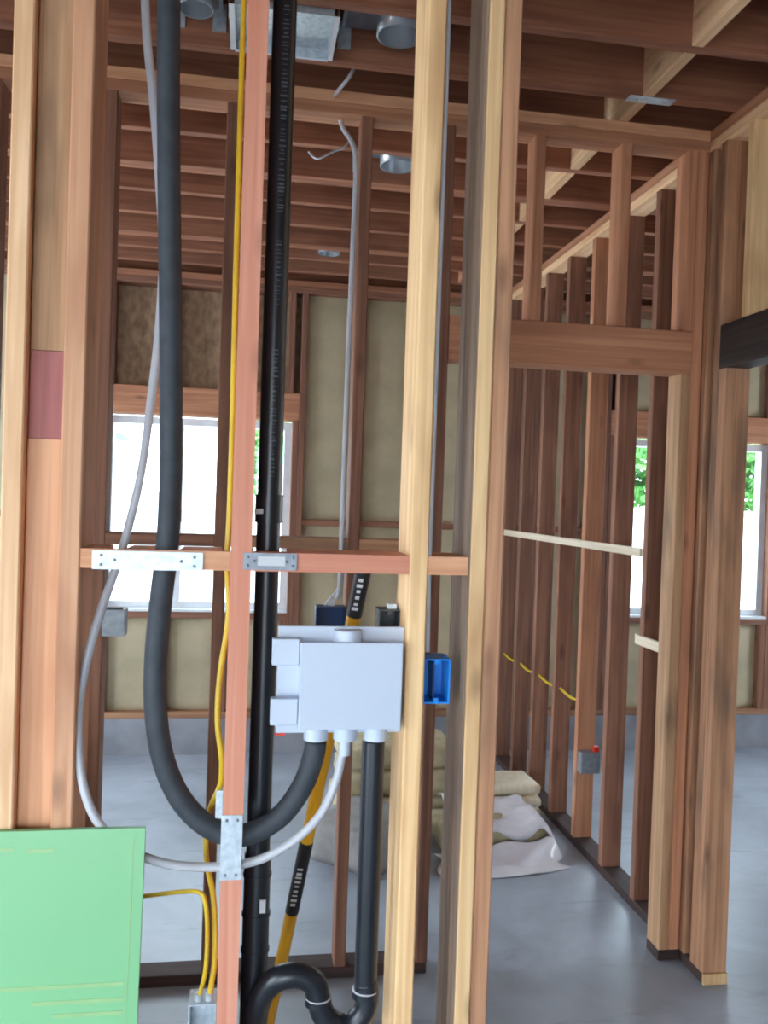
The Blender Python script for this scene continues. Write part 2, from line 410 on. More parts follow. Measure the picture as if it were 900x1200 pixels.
for a, b in ((XL, GO[0]), (GO[1], XR)):
    boxes('sheathing_panel', [(a, b, YN-.013, YN-.001, 0, ZC)], 'osb', wr)
    x = a
    while x < b-.03:
        lumber('stud', x, x+TP, YN, YN+.14, 0, ZC-.25, 'red', wr); x += .4
boxes('sheathing_panel', [(GO[0], GO[1], YN-.013, YN-.001, 2.4, ZC)], 'osb', wr)
lumber('opening_header', XL, XR, YN, YN+.14, ZC-.249, ZC, 'redlite', wr, 'x')

# ------------------------------------------------------------------ doorway wall (B)
wm = thing('wall_middle', (0.5, YB0, 0), 'interior stud wall with a framed doorway and red brown lumber', 'wall', kind='structure')
ZB2, ZT2 = TP, ZC-2*TP
def bstud(name, x0, mat, z0=ZB2, z1=ZT2, t=TP): return lumber(name, x0, x0+t, YB0, YB1, z0, z1, mat, wm)
lumber('bottom_plate', XL, 0.64, YB0, YB1, 0, TP, 'plate', wm, 'x')
lumber('top_plate', XL, XC0-.002, YB0, YB1, ZC-2*TP, ZC-TP-.0005, 'redlite', wm, 'x')
lumber('top_plate', XL, XC0-.002, YB0, YB1, ZC-TP, ZC, 'orange', wm, 'x')
BX = [-2.4, -2.0, -1.6, -1.2, -0.83, -0.523, -0.484, -0.108, 0.327, 0.605]
bm_ = ['red']*5 + ['grey', 'red', 'red', 'red', 'red']
for x, m in zip(BX, bm_): bstud('stud', x, m)
for a, b in zip(BX[4:], BX[5:]):
    if b-a-TP > .05: lumber('fire_block', a+TP, b, YB0, YB1, 1.428, 1.428+TP, 'brown' if b > .2 else 'red', wm, 'x')
XK = XC0-.002-TP               # king stud beside the partition
XT = XK-TP-.001                # trimmer
bstud('king_stud', XK, 'redlite')
HZ0, HZ1 = 2.075, 2.225
bstud('trimmer_stud', XT, 'stain', ZB2, HZ0-.001)
bstud('cripple_stud', XT, 'redlite', HZ1+.001, ZT2)
lumber('bottom_plate', XT, XC0-.002, YB0, YB1, 0, TP-.001, 'plate', wm, 'x')
lumber('door_header', BX[-1]+TP+.001, XK-.001, YB0, YB1, HZ0, HZ1, 'redlite', wm, 'x')
for x in (0.922, 1.232): bstud('cripple_stud', x, 'redlite', HZ1+.001, ZT2)

# ------------------------------------------------------------------ partition running back (C)
wc = thing('wall_right_partition', (XC0, 2.7, 0), 'interior stud partition running back from the doorway corner post', 'wall', kind='structure')
wc.name = 'wall_partition'; WORLD['wall_partition'] = WORLD['wall_right_partition']
lumber('bottom_plate', XC0, XC1, 2.645, YF-.001, 0, TP, 'plate', wc, 'y')
boxes('plate_cut_end', [(XC0+.001, XC1-.001, 2.636, 2.644, 0.001, TP)], 'yellow', wc)
lumber('top_plate', XC0, XC1, 0.9, YF-.001, ZC-2*TP, ZC-TP-.0005, 'tan', wc, 'y')
lumber('top_plate', XC0, XC1, 0.9, YF-.001, ZC-TP, ZC, 'redlite', wc, 'y')
cst = [(2.69, 'brown'), (2.77, 'brown'), (2.86, 'red'), (3.165, 'red'), (3.48, 'red'), (3.80, 'redlite'), (4.12, 'red'), (4.44, 'red'), (4.76, 'red'), (5.08, 'red')]
for y, m in cst: lumber('stud', XC0, XC1, y, y+TP, TP, ZT2, m, wc)
lumber('trimmer_stud', XC0, XC1, 2.645, 2.645+TP+.006, TP, 2.078, 'brown', wc)
lumber('beam_header', XC0, XC1, 0.95, 2.689, 2.079, 2.228, 'dark', wc, 'y')
for y in (0.952, 0.912): lumber('trimmer_stud' if y > .93 else 'stud', XC0, XC1, y, y+TP, TP if y < .93 else TP, 2.078 if y > .93 else ZT2, 'red', wc)
lumber('bottom_plate', XC0, XC1, 0.87, 0.99, 0, TP-.001, 'plate', wc, 'y')
for y, m in ((2.53, 'yellow'), (2.19, 'red'), (1.8, 'red'), (1.4, 'red')): lumber('cripple_stud', XC0, XC1, y, y+TP, 2.229, ZT2, m, wc)

# ------------------------------------------------------------------ plumbing wall (A)
wf = thing('wall_front', (0, YA0, 0), 'near plumbing wall of pale and orange studs with a row of blocks', 'wall', kind='structure')
lumber('bottom_plate', -2.6, 0.525, YA0, YA1, 0, TP, 'plate', wf, 'x')
lumber('top_plate', -2.6, 0.525, YA0, YA1, ZC-2*TP, ZC-TP-.0005, 'redlite', wf, 'x')
lumber('top_plate', -2.6, 0.525, YA0, YA1, ZC-TP, ZC, 'redlite', wf, 'x')
def astud(x0, x1, mat, y0=YA0, y1=YA1, z0=TP, z1=ZT2): return lumber('stud', x0, x1, y0, y1, z0, z1, mat, wf)
astud(-.457, -.420, 'tan')
astud(-.352, -.312, 'orange')
for x in (-0.9, -1.35, -1.75, -2.2, -2.59): astud(x, x+TP, 'tan')
# flat filler between the pair, set back, in three lengths
za, zb = PY(55, 411, 1.705).z, PY(55, 514, 1.705).z
lumber('filler_board', -.419, -.353, 1.705, 1.743, za+.001, ZT2, 'stain', wf)
lumber('filler_board', -.419, -.353, 1.707, 1.745, zb, za, 'rose', wf)
lumber('filler_board', -.419, -.353, 1.705, 1.743, TP, zb-.001, 'orange', wf)
astud(.322, .360, 'yellow')
S5a, S5b = .447, .481
astud(S5a, S5b-.001, 'yellow'); astud(S5b, .517, 'brown', YA0+.004)
boxes('weathered_face', [(S5a-.0045, S5a-.0005, YA0+.001, YA1, TP, ZT2)], 'grey', wf)
# stud with a front notch where the hose and the tube cross it
SX0, SX1 = -.032, .008
nz1, nz0 = PY(270, 960, YA0).z, PY(268, 1027, YA0).z
def notched_stud():
    pts = [(YA0, TP), (YA1, TP), (YA1, ZT2), (YA0, ZT2), (YA0, nz1), (YA0+.072, nz1), (YA0+.072, nz0), (YA0, nz0)]
    cx, cz = (SX0+SX1)/2, 1.4; n = len(pts)
    v = [(SX0-cx, y-YA0, z-cz) for y, z in pts]+[(SX1-cx, y-YA0, z-cz) for y, z in pts]
    f = [tuple(range(n)), tuple(range(2*n-1, n-1, -1))]+[(i, n+i, n+(i+1) % n, (i+1) % n) for i in range(n)]
    me = mesh(v, f); bm = bmesh.new(); bm.from_mesh(me); bmesh.ops.recalc_face_normals(bm, faces=bm.faces); bm.to_mesh(me); bm.free()
    link('stud', me, 'pink', wf, (cx, YA0, cz))
notched_stud()
# blocks, notched from behind for pipes
BZ0, BZ1 = 1.451, 1.488
def block(x0, x1, mat, notches=(), y0=YA0+.001):
    poly = [(x0, y0), (x1, y0), (x1, YA1)]
    for a, b, yf in sorted(notches, reverse=True):
        b = min(b, x1-.0005); poly += [(b, YA1), (b, yf), (a, yf), (a, YA1)]
    poly.append((x0, YA1))
    cx = (x0+x1)/2; cz = (BZ0+BZ1)/2
    v, f = prism_xy([(x-cx, y-YA0) for x, y in poly], BZ0-cz, BZ1-cz)
    # grain along X: local Z is the length
    v = [(-z, y, x) for x, y, z in v]
    me = mesh(v, f); bm = bmesh.new(); bm.from_mesh(me); bmesh.ops.recalc_face_normals(bm, faces=bm.faces); bm.to_mesh(me); bm.free()
    link('block', me, mat, wf, (cx, YA0, cz), (0, math.pi/2, 0))
def ax(px, py, Y=1.74): return PY(px, py, Y).x
block(-.3115, SX0-.0005, 'orange', [(ax(178, 657), ax(212, 657), YA0+.014), (ax(126, 657), ax(150, 657), YA0+.014), (SX0-.022, SX0-.001, YA0+.014)])
block(SX1+.0005, .3215, 'pink', [(ax(296, 657, 1.775), ax(336, 657, 1.775), YA0+.04)])
block(.3605, S5a-.005, 'orange', [(.361, .374, YA0+.014)])

# ------------------------------------------------------------------ drain stack with trap (glued black pipe)
YS = 1.778
sx = PY(314.5, 620, YS).x
ds = thing('drain_stack', (sx, YS, 0), 'black plastic drain pipe with a curved trap beside the pink stud', 'pipe')
pipe('vent_pipe', (sx, YS, TP+.001), (sx, YS, 2.85), .0245, 'abs', ds)
zc1, zc0 = PY(316, 582, YS).z, PY(316, 610, YS).z
cp = pipe('coupling', (sx, YS, zc0), (sx, YS, zc1), .0285, 'abs', ds)
for z in (zc0-.004, zc1): pipe('coupling_rim', (sx, YS, z), (sx, YS, z+.004), .0295, 'abs', cp)
boxes('coupling_label', [(sx-.03, sx-.012, YS-.0305, YS-.027, zc0+.014, zc0+.024)], 'print', cp)
zt1, zt0 = PY(297, 1000, YS).z, PY(290, 1215, YS).z
tee = pipe('sanitary_tee', (sx, YS, zt0-.02), (sx, YS, zt1), .0275, 'abs', ds)
for py in (1022, 1068, 1110): 
    z = PY(296, py, YS).z; pipe('hub_rim', (sx, YS, z-.006), (sx, YS, z), .030, 'abs', tee)
boxes('white_label', [(sx+.006, sx+.018, YS-.0315, YS-.0265, PY(300, 1062, YS).z, PY(300, 1047, YS).z)], 'print', tee)
YP = 1.72
stp = [PY(438, 850, YP), PY(436, 920, YP)]
spx = PY(433, 1010, YP).x
ztop, zel = PY(436, 868, YP).z, PY(431, 1160, YP).z
pipe('standpipe', (spx, YP, zel), (spx, YP, ztop), .0235, 'abs', ds)
trap = [Vector((spx, YP, zel+.02)), PY(430.5, 1164, YP), PY(427, 1184, YP), PY(413, 1200, YP), PY(396, 1202, YP), PY(380, 1190, YP), PY(373, 1170, YP), PY(368, 1152, YP), PY(352, 1143, YP), PY(330, 1145, YP), PY(313, 1157, YP+.01), PY(302, 1178, YP+.02), Vector((sx+.005, YS-.005, PY(296, 1205, YS).z))]
tube('trap_bend', spline(trap, 7), .0245, 'abs', ds, seg=20)
pipe('trap_hub', (spx, YP, zel-.012), (spx, YP, zel+.002), .0275, 'abs', ds); pipe('hub_glint', (spx, YP, zel+.002), (spx, YP, zel+.0035), .0276, 'pex', ds)  # thin pale ring painted in as the glint on the hub
q = PY(373, 1168, YP); pipe('trap_hub', q-Vector((0, 0, .014)), q, .0272, 'abs', ds); pipe('hub_glint', q, q+Vector((0, 0, .0014)), .0273, 'pex', ds)  # same painted glint on the rising leg
# faded vertical printing on the pipe
bs = []
z = PY(330, 15, YS).z
rr = random.Random(3)
while z > PY(318, 560, YS).z:
    if not (1.90 < z < 1.98 or 2.12 < z < 2.17):
        wd = rr.uniform(.004, .007); bs.append((sx+.003-wd, sx+.003+wd, YS-.0252, YS-.0243, z, z+rr.choice([.0012, .002, .003])))
    z -= rr.uniform(.006, .012)
boxes('printed_text', bs, 'absprint', ds, base=(sx, YS, 2.0))['kind'] = 'stuff'

# ------------------------------------------------------------------ thick grey black hose looping into the box
YH = 1.72
hp = [(199, -60), (197.5, 60), (198, 200), (199.5, 330), (200.5, 450), (200, 560), (196, 640), (189, 700), (183, 765), (182, 825), (190, 885), (209, 932), (236, 963), (265, 977), (295, 976), (330, 955), (355, 920), (367, 887), (370, 868.5)]
hose = tube('insulated_hose', spline([PY(x, y, YH if x < 310 else YP) for x, y in hp], 6), .0222, 'foam', seg=20)
tag(hose, 'thick charcoal foam covered hose looping up to the ceiling', 'hose')

# ------------------------------------------------------------------ laundry outlet box
lb = thing('laundry_outlet_box', (.21, 1.70, 1.13), 'white plastic laundry outlet box with blank cover between studs', 'outlet box')
fx0, fx1 = PY(326, 745, 1.715).x, .3212
fz0, fz1 = PY(400, 858, 1.715).z, PY(400, 734, 1.715).z
boxes('back_frame', [(fx0, fx1, 1.712, 1.720, fz0, fz1)], 'white', lb, bevel=.0015)
boxes('box_body', [(.112, .309, 1.673, 1.7115, 1.146, 1.309)], 'white', lb, bevel=.002)
boxes('cover', [(.108, .312, 1.664, 1.6725, 1.143, 1.315)], 'white', lb, bevel=.002)
for ya, yb in ((748, 779), (818, 849)):
    boxes('mounting_tab', [(PY(319, 760, 1.69).x, .1075, 1.682, 1.705, PY(334, yb, 1.69).z, PY(334, ya, 1.69).z)], 'white', lb, bevel=.002)
def collar(name, px, y0, y1, r, Y=1.70, mat='white'):
    c = PY(px, (y0+y1)/2, Y); return pipe(name, (c.x, Y, PY(px, y1, Y).z), (c.x, Y, PY(px, y0, Y).z), r, mat, lb)
collar('top_collar', 407, 738, 752, .0285)
for px in (370, 404.5, 440): collar('bottom_collar', px, 851, 866, .0245, Y=1.72)
boxes('red_valve_tab', [(PY(322, 855, 1.73).x, PY(334, 855, 1.73).x, 1.722, 1.74, PY(330, 861, 1.73).z, PY(330, 853, 1.73).z)], 'red_plastic', lb)

# ------------------------------------------------------------------ milky water tube
tp = [(168, -60, 1.80), (172, 40, 1.80), (179, 110, 1.79), (186, 200, 1.785), (191, 300, 1.785), (186, 390, 1.785), (177, 470, 1.78), (166, 550, 1.77), (150, 620, 1.76), (138, 660, 1.755), (122, 705, 1.74), (104, 765, 1.72), (93, 825, 1.71), (92, 880, 1.70), (100, 930, 1.69), (118, 968, 1.685), (150, 995, 1.685), (190, 1011, 1.69), (235, 1016, 1.70), (275, 1014, 1.703), (310, 1005, 1.703), (345, 985, 1.70), (375, 955, 1.70), (393, 918, 1.71), (402, 880, 1.715), (404.5, 868, 1.715)]
tb = thing('water_tube', PY(404.5, 868, 1.715), 'thin milky plastic water tube hanging in a loop under the white box', 'tube')
tube('tube', spline([PY(*p) for p in tp], 6), .0088, 'pex', tb, seg=14)
c = PY(404, 872, 1.715); pipe('fitting', c-Vector((0, 0, .022)), c+Vector((0, 0, .008)), .0115, 'white', tb)

# ------------------------------------------------------------------ yellow cables and their box
cb = [(287, -40, 1.80), (284, 60, 1.80), (277, 300, 1.77), (273, 470, 1.75), (269, 600, 1.735), (266, 658, 1.73), (268, 720, 1.715), (258, 790, 1.70), (255, 845, 1.69), (260, 890, 1.69), (258, 920, 1.72), (247, 945, 1.768), (242, 968, 1.778), (241, 992, 1.772), (243, 1015, 1.76), (250, 1050, 1.72), (252, 1090, 1.71), (251, 1130, 1.70), (247, 1158, 1.70), (245, 1170, 1.70)]
c1 = tube('yellow_cable', spline([PY(*p) for p in cb], 6), .0058, 'cable', seg=10)
tag(c1, 'long yellow electrical cable running down beside the pink stud', 'cable', 'yellow cables')
cb2 = [(120, 1055, 1.80), (170, 1050, 1.78), (212, 1045, 1.735), (234, 1046, 1.705), (241, 1060, 1.698), (243, 1095, 1.695), (241, 1135, 1.69), (236, 1158, 1.695), (232.5, 1170, 1.70)]
c2 = tube('yellow_cable', spline([PY(*p) for p in cb2], 6), .0045, 'cable', seg=10)
tag(c2, 'short yellow cable branching sideways behind the green board', 'cable', 'yellow cables')
bx1 = SX0-.001; bx0 = PY(221, 1185, 1.70).x
def gang_box(name, x0, x1, y0, y1, z0, z1, mat, label, cat='electrical box', group='electrical boxes', open_side='-y', t=.003, inner='black'):
    r = thing(name, ((x0+x1)/2, (y0+y1)/2, z0), label, cat, group)
    body = [(x0, x0+t, y0, y1, z0, z1), (x1-t, x1, y0, y1, z0, z1), (x0+t, x1-t, y0, y1, z0, z0+t), (x0+t, x1-t, y0, y1, z1-t, z1), (x0+t, x1-t, y1-t, y1, z0+t, z1-t)]
    boxes('box_shell', body, mat, r)
    m = (x0+x1)/2
    for z in (z0+t, z1-t-.008): boxes('screw_boss', [(m-.005, m+.005, y0+.002, y0+.02, z, z+.008)], mat, r)
    return r
zb0, zb1 = .50, PY(235, 1172, 1.70).z
g = gang_box('metal_junction_box', bx0, bx1, 1.685, 1.74, zb0, zb1, 'steel', 'galvanised junction box under the yellow cables on the pink stud')
for px in (232, 245):
    c = PY(px, 1170, 1.70); pipe('cable_clamp', (c.x, 1.70, zb1), (c.x, 1.70, zb1+.014), .008, 'steel', g)
# blue box on the yellow stud
bz0, bz1 = PY(513, 824, 1.70).z, PY(513, 772, 1.70).z
g = gang_box('blue_switch_box', .361, .417, 1.695, 1.765, bz0, bz1, 'blue', 'bright blue switch box on the side of the yellow stud')
for ea in (.366, .402): boxes('mounting_ear', [(ea, ea+.008, 1.700, 1.71, bz1, bz1+.008)], 'navy', g)
boxes('divider', [(.384, .388, 1.712, 1.76, bz0+.004, bz1-.004)], 'navy', g)
# dark blue box on the middle wall
z0, z1 = PY(385, 752, 2.80).z, PY(385, 711, 2.80).z
g = gang_box('blue_outlet_box', PY(370, 720, 2.80).x, .3265, 2.795, 2.86, z0, z1, 'navy', 'dark blue outlet box with loose wires on the doorway wall stud')
cx = PY(388, 708, 2.82).x
tube('wire', spline([(cx-.02, 2.83, z1-.002), (cx-.005, 2.83, z1+.02), (cx+.02, 2.83, z1+.05), (.318, 2.83, z1+.10), (.318, 2.83, z1+.25)], 5), .005, 'pex', g, seg=8)
boxes('paper_tag', [(cx-.012, cx+.012, 2.82, 2.8215, z1, z1+.022)], 'print', g)
# charcoal box on the back of the yellow stud
z0, z1 = PY(450, 750, 1.80).z, PY(450, 712, 1.80).z
g = gang_box('charcoal_outlet_box', PY(441, 730, 1.80).x, .3215, 1.765, 1.818, z0, z1, 'charcoal', 'charcoal outlet box behind the white laundry box')
boxes('bracket', [(.298, .316, 1.78, 1.80, z1, z1+.010)], 'steel', g)
# grey metal box on the far left stud of the doorway wall
z0, z1 = PY(134, 745, 2.80).z, PY(134, 714, 2.80).z
g = gang_box('grey_metal_box', -.4455, PY(147, 730, 2.80).x, 2.79, 2.85, z0, z1, 'greysteel', 'small grey metal box below the window on a stud')
boxes('cover_plate', [(-.443, PY(146, 730, 2.80).x, 2.7875, 2.7895, z0+.002, z1-.002)], 'greysteel', g)
boxes('loose_wire', [(-.44, -.385, 2.80, 2.806, z1, z1+.006)], 'black', g)
# box on the partition
c = PX(678, 888, XC1+.03)
yb = 3.80
z0, z1 = PY(676, 903, yb).z, PY(676, 879, yb).z
x0 = PY(661, 890, yb-.03).x
g = gang_box('partition_outlet_box', XC0+.005, XC0+.095, yb-.05, yb-.001, z0, z1, 'greysteel', 'grey outlet box low on a partition stud')
boxes('cover_plate', [(XC0+.007, XC0+.093, yb-.053, yb-.0505, z0+.002, z1-.002)], 'greysteel', g)
boxes('red_cap', [(XC0+.07, XC0+.095, yb-.04, yb-.015, z1, z1+.025)], 'red_plastic', g)

# ------------------------------------------------------------------ nail plates
def plate(px0, px1, py0, py1, Y, label, mat='steel', sticker=None):
    a, b = PY(px0, (py0+py1)/2, Y), PY(px1, (py0+py1)/2, Y); z0, z1 = PY((px0+px1)/2, py1, Y).z, PY((px0+px1)/2, py0, Y).z
    r = thing('nail_plate', ((a.x+b.x)/2, Y, z0), label, 'nail plate', 'steel nail plates')
    boxes('plate', [(a.x, b.x, Y-.0022, Y-.0005, z0, z1)], mat, r, bevel=.0004)
    w_ = b.x-a.x; h_ = z1-z0
    spots = [(.08, .25), (.08, .75), (.92, .25), (.92, .75), (.2, .5), (.8, .5)] if w_ > h_ else [(.25, .08), (.75, .08), (.25, .92), (.75, .92)]
    for u, v_ in spots:
        x, z = a.x+w_*u, z0+h_*v_
        pipe('nail_head', (x, Y-.0036, z), (x, Y-.0021, z), .0032, 'greysteel', r, seg=8)
    if sticker:
        boxes('sticker', [(PY(sticker[0], 658, Y).x, PY(sticker[1], 658, Y).x, Y-.0028, Y-.0023, z0+h_*.25, z0+h_*.8)], 'print', r)
plate(108, 238, 646, 668, YA0, 'long bright steel nail plate on the block in front of the hose')
plate(285, 348, 648, 668, YA0, 'grey steel nail plate with a white sticker on the block', 'greysteel', (302, 334))
plate(258.5, 283.5, 955, 1031, YA0, 'upright steel nail plate on the pink stud', 'steel')
def flat_plate():
    a = PZ(738, 112, ZC); b = PZ(790, 119, ZC)
    r = thing('nail_plate', (a.x, 2.639, ZC-.002), 'small steel nail plate under a ceiling joist', 'nail plate', 'steel nail plates')
    boxes('plate', [(a.x, b.x, 2.618, 2.66, ZC-.0022, ZC-.0003)], 'steel', r)
    for u in (.2, .8): pipe('nail_head', (a.x+(b.x-a.x)*u, 2.639, ZC-.0035), (a.x+(b.x-a.x)*u, 2.639, ZC-.0021), .004, 'greysteel', r, seg=8)
flat_plate()
# small pale guards on the side of the pink stud
for i, (py0, py1, lab) in enumerate([(925, 957, 'short pale steel guard strip on the side of the pink stud')]):
    z0, z1 = PY(258, py1, 1.69).z, PY(258, py0, 1.69).z
    o = boxes('guard_strip', [(SX0-.014, SX0-.0005, 1.682, 1.685, z0, z1), (SX0-.002, SX0-.0005, 1.685, 1.74, z0, z1)], 'steel'); tag(o, lab, 'nail plate', 'steel nail plates')

# ------------------------------------------------------------------ long handled tool leaning behind the plumbing wall
A = PY(303, 1243, 2.36); A.z = 0.0
B = PY(428.5, 656, 1.85)
tl = thing('long_tool_handle', A, 'long yellow and black tool handle leaning behind the white box', 'tool')
def along(py):                   # parameter of the point seen at a given image row
    lo, hi = 0.0, 1.0
    for _ in range(40):
        m_ = (lo+hi)/2; p = A.lerp(B, m_)-EYE; y = 600-FPX*p.dot(CU)/p.dot(FW)
        if y > py: lo = m_
        else: hi = m_
    return lo
t1, t2, t3 = along(1068), along(985), along(721)
pts = [0.0, t1, t2, t3, 1.0]
dirv = (B-A).normalized()
for i, (m, nm, r_) in enumerate((('toolyellow', 'lower_shaft', .0165), ('black', 'grip', .0175), ('toolyellow', 'upper_shaft', .0165), ('black', 'end_grip', .0180))):
    a_, b_ = A.lerp(B, pts[i]), A.lerp(B, pts[i+1])
    if i == 0: a_ = a_+dirv*.06
    o = pipe(nm, a_, b_, r_, m, tl, seg=16)
    if m == 'black':
        # rows of pale unreadable print
        side = dirv.cross(Vector((0, 1, 0))).normalized(); front = -dirv.cross(side).normalized()
        if front.y > 0: front = -front
        v, f = [], []
        L_ = (b_-a_).length; s_ = .15*L_
        while s_ < .7*L_:
            h_ = random.uniform(.004, .009); w_ = random.uniform(.004, .008)
            cpt = a_+dirv*s_+front*(r_+.0004)+side*.004
            n = len(v); v += [cpt-side*w_-o.matrix_world.translation*0, cpt+side*w_, cpt+side*w_+dirv*h_, cpt-side*w_+dirv*h_]; f.append((n, n+1, n+2, n+3)); s_ += h_+random.uniform(.004, .01)
        link('print_mark', mesh([q-a_ for q in v], f), 'print', o, a_)
tube('metal_tip', [A+Vector((0, 0, .002)), A+dirv*.03, A+dirv*.075], [.006, .014, .019], 'greysteel', tl)

# ------------------------------------------------------------------ green board leaning on the near studs
gx0, gx1 = -1.35, PY(165.5, 1000, 1.50).x
gz = PY(120, 972, 1.55).z
gb = thing('green_board', ((gx0+gx1)/2, 1.5, 0), 'bright green printed board standing against the near studs', 'board')
def lean_slab(x0, x1, z0, z1, y, t, name, mat, parent):
    # leans back a little: top touches the stud faces
    k = .12/gz
    def yy(z): return 1.545+ (z*k) + y
    v = []
    for z in (z0, z1):
        v += [(x0, yy(z), z), (x1, yy(z), z), (x1, yy(z)+t, z), (x0, yy(z)+t, z)]
    f = [(3, 2, 1, 0), (4, 5, 6, 7), (0, 1, 5, 4), (1, 2, 6, 5), (2, 3, 7, 6), (3, 0, 4, 7)]
    b = Vector(((x0+x1)/2, 1.55, z0))
    return link(name, mesh([Vector(q)-b for q in v], f), mat, parent, b)
Yg = 1.65
gx1 = PY(164, 1080, 1.62).x
gz = PY(120, 972, 1.664).z
lean_slab(gx0, gx1, 0.0005, gz, 0, .012, 'sheet', 'green', gb)
def gpx(px, py): return PY(px, py, 1.64)
for (xa, xb, py, hpx) in ((-40, 12, 1003, 5), (28, 60, 1003, 4), (-60, 145, 1160, 5), (40, 145, 1172, 4), (64, 145, 1185, 5)):
    a, b = gpx(xa, py), gpx(xb, py)
    lean_slab(a.x, b.x, a.z-.0035, a.z+.0035, -.0006, .0004, 'printed_line', 'greenprint', gb)
lean_slab(gx1-.022, gx1-.020, .02, gz-.02, -.0006, .0004, 'pale_edge_line', 'greenprint', gb)  # thin paler line down beside the right edge

# ------------------------------------------------------------------ ceiling hardware
def can_light(cx, cy, r, z0, label, w=.30, yw=.24):
    """recessed lamp housing: round can on a pan between two joists"""
    t = thing('recessed_light', (cx, cy, z0), label, 'ceiling light', 'recessed ceiling lights')
    n = 28; v, f = [], []
    prof = [(r*.93, 0), (r, 0), (r, .10), (r*.92, .125), (0.0001, .125), ]
    for rr_, zz in prof:
        for k in range(n):
            a = 2*math.pi*k/n; v.append((rr_*math.cos(a), rr_*math.sin(a), zz))
    for j in range(len(prof)-1):
        for k in range(n): f.append((j*n+k, j*n+(k+1) % n, (j+1)*n+(k+1) % n, (j+1)*n+k))
    # inner reflector
    m = len(v)
    ip = [(r*.93, 0), (r*.9, .095), (.0001, .105)]
    for rr_, zz in ip:
        for k in range(n):
            a = 2*math.pi*k/n; v.append((rr_*math.cos(a), rr_*math.sin(a), zz))
    for j in range(2):
        for k in range(n): f.append((m+j*n+(k+1) % n, m+j*n+k, m+(j+1)*n+k, m+(j+1)*n+(k+1) % n))
    link('can', mesh(v, f, True), 'can', t, (cx, cy, z0+.01))
    # pan plate with round hole
    v, f = [], []
    for k in range(n):
        a = 2*math.pi*k/n; c_, s_ = math.cos(a), math.sin(a); q = max(abs(c_)/(w/2), abs(s_)/(yw/2))
        v += [(r*1.03*c_, r*1.03*s_, 0), (c_/q, s_/q, 0), (r*1.03*c_, r*1.03*s_, .002), (c_/q, s_/q, .002)]
    for k in range(n):
        a, b = 4*k, 4*((k+1) % n)
        f += [(a, b, b+1, a+1), (a+2, a+3, b+3, b+2), (a, a+2, b+2, b), (a+1, b+1, b+3, a+3)]
    link('mounting_pan', mesh(v, f), 'greysteel', t, (cx, cy, z0+.085))
    for s in (-1, 1):
        boxes('hanger_bar', [(cx+s*w/2-.009, cx+s*w/2+.009, cy-.139, cy+.139, z0+.088, z0+.105)], 'steel', t)
        boxes('bar_foot', [(cx+s*w/2-.02, cx+s*w/2+.02, cy+.1265, cy+.1385, z0+.025, z0+.105)], 'steel', t)
    boxes('wiring_box', [(cx-w/2+.012, cx-w/2+.075, cy-.06, cy+.06, z0+.088, z0+.15)], 'greysteel', t, bevel=.003)
    return t
# bays: centre Y of the bay between joists
can_light(PZ(466, 58, ZC).x, 2.484, .068, ZC+.012, 'round recessed light can over the near side of the doorway wall')
can_light(PZ(464, 206, ZC).x, 3.435, .075, ZC+.008, 'round recessed light can in a bay behind the doorway wall')
can_light(PZ(385, 300, ZC).x, 4.71-.01, .06, ZC-.005, 'round recessed light can deep in the room near the outside wall', .26, .16)
can_light(PZ(236, 8, ZC).x-.02, 2.484, .05, ZC+.02, 'round recessed light can beside the square metal box overhead', .12)
# square sheet metal register box
hx0, hx1 = PZ(276, 52, ZC).x, PZ(385, 60, ZC).x
rb = thing('register_box', ((hx0+hx1)/2, 2.46, ZC-.01), 'square galvanised duct box between the near joists', 'duct box')
y0, y1 = 2.36, 2.60; z0, z1 = ZC-.012, ZC+.02
boxes('box_side', [(hx0, hx0+.002, y0, y1, z0, z1), (hx1-.002, hx1, y0, y1, z0, z1), (hx0, hx1, y0, y0+.002, z0, z1), (hx0, hx1, y1-.002, y1, z0, z1)], 'steel', rb)
boxes('box_back', [(hx0+.002, hx1-.002, y0+.002, y1-.002, z1-.002, z1)], 'steel', rb)
for fa, fb in ((hx0-.014, hx0), (hx1, hx1+.014)): boxes('flange', [(fa, fb, y0, y1, z0, z0+.002)], 'vinyl', rb)
boxes('front_lip', [(hx0, hx1, y1-.006, y1, z0-.004, z0)], 'vinyl', rb)
for s in (hx0-.016, hx1+.014): boxes('hanger_tab', [(s, s+.002, y0+.05, y0+.07, z0, z0+.06)], 'steel', rb)
# white cable stapled beside a stud of the doorway wall
wcab = [(396, 128, 2.86), (402, 150, 2.85), (413, 168, 2.80), (417, 200, 2.79), (413, 300, 2.79), (408, 420, 2.79), (403, 560, 2.79), (400, 640, 2.79), (398, 690, 2.79), (395, 700, 2.82)]
o = tube('white_cable', spline([PY(*p) for p in wcab], 5), .0085, 'pex', seg=10)
tag(o, 'pale grey cable running down beside a doorway wall stud', 'cable', 'pale cables')
o = tube('white_cable', spline([PY(*p) for p in [(392, 112, 2.78), (398, 104, 2.72), (408, 92, 2.70), (414, 82, 2.72)]] , 5), .006, 'pex', seg=8)
tag(o, 'short pale cable curling over the top plate of the doorway wall', 'cable', 'pale cables')
o = tube('white_cable', spline([PY(*p) for p in [(455, 128, 2.90), (468, 140, 2.905), (478, 150, 2.91), (490, 156, 2.92), (505, 150, 2.95)]], 5), .005, 'pex', seg=8)
tag(o, 'thin pale cable drooping under the doorway wall top plate', 'cable', 'pale cables')
o = tube('white_cable', spline([PY(*p) for p in [(362, 178, 3.24), (372, 186, 3.2), (390, 178, 3.2), (404, 172, 3.2), (412, 160, 3.24)]], 5), .004, 'pex', seg=8)
tag(o, 'thin pale cable loop hanging from a joist behind the doorway wall', 'cable', 'pale cables')
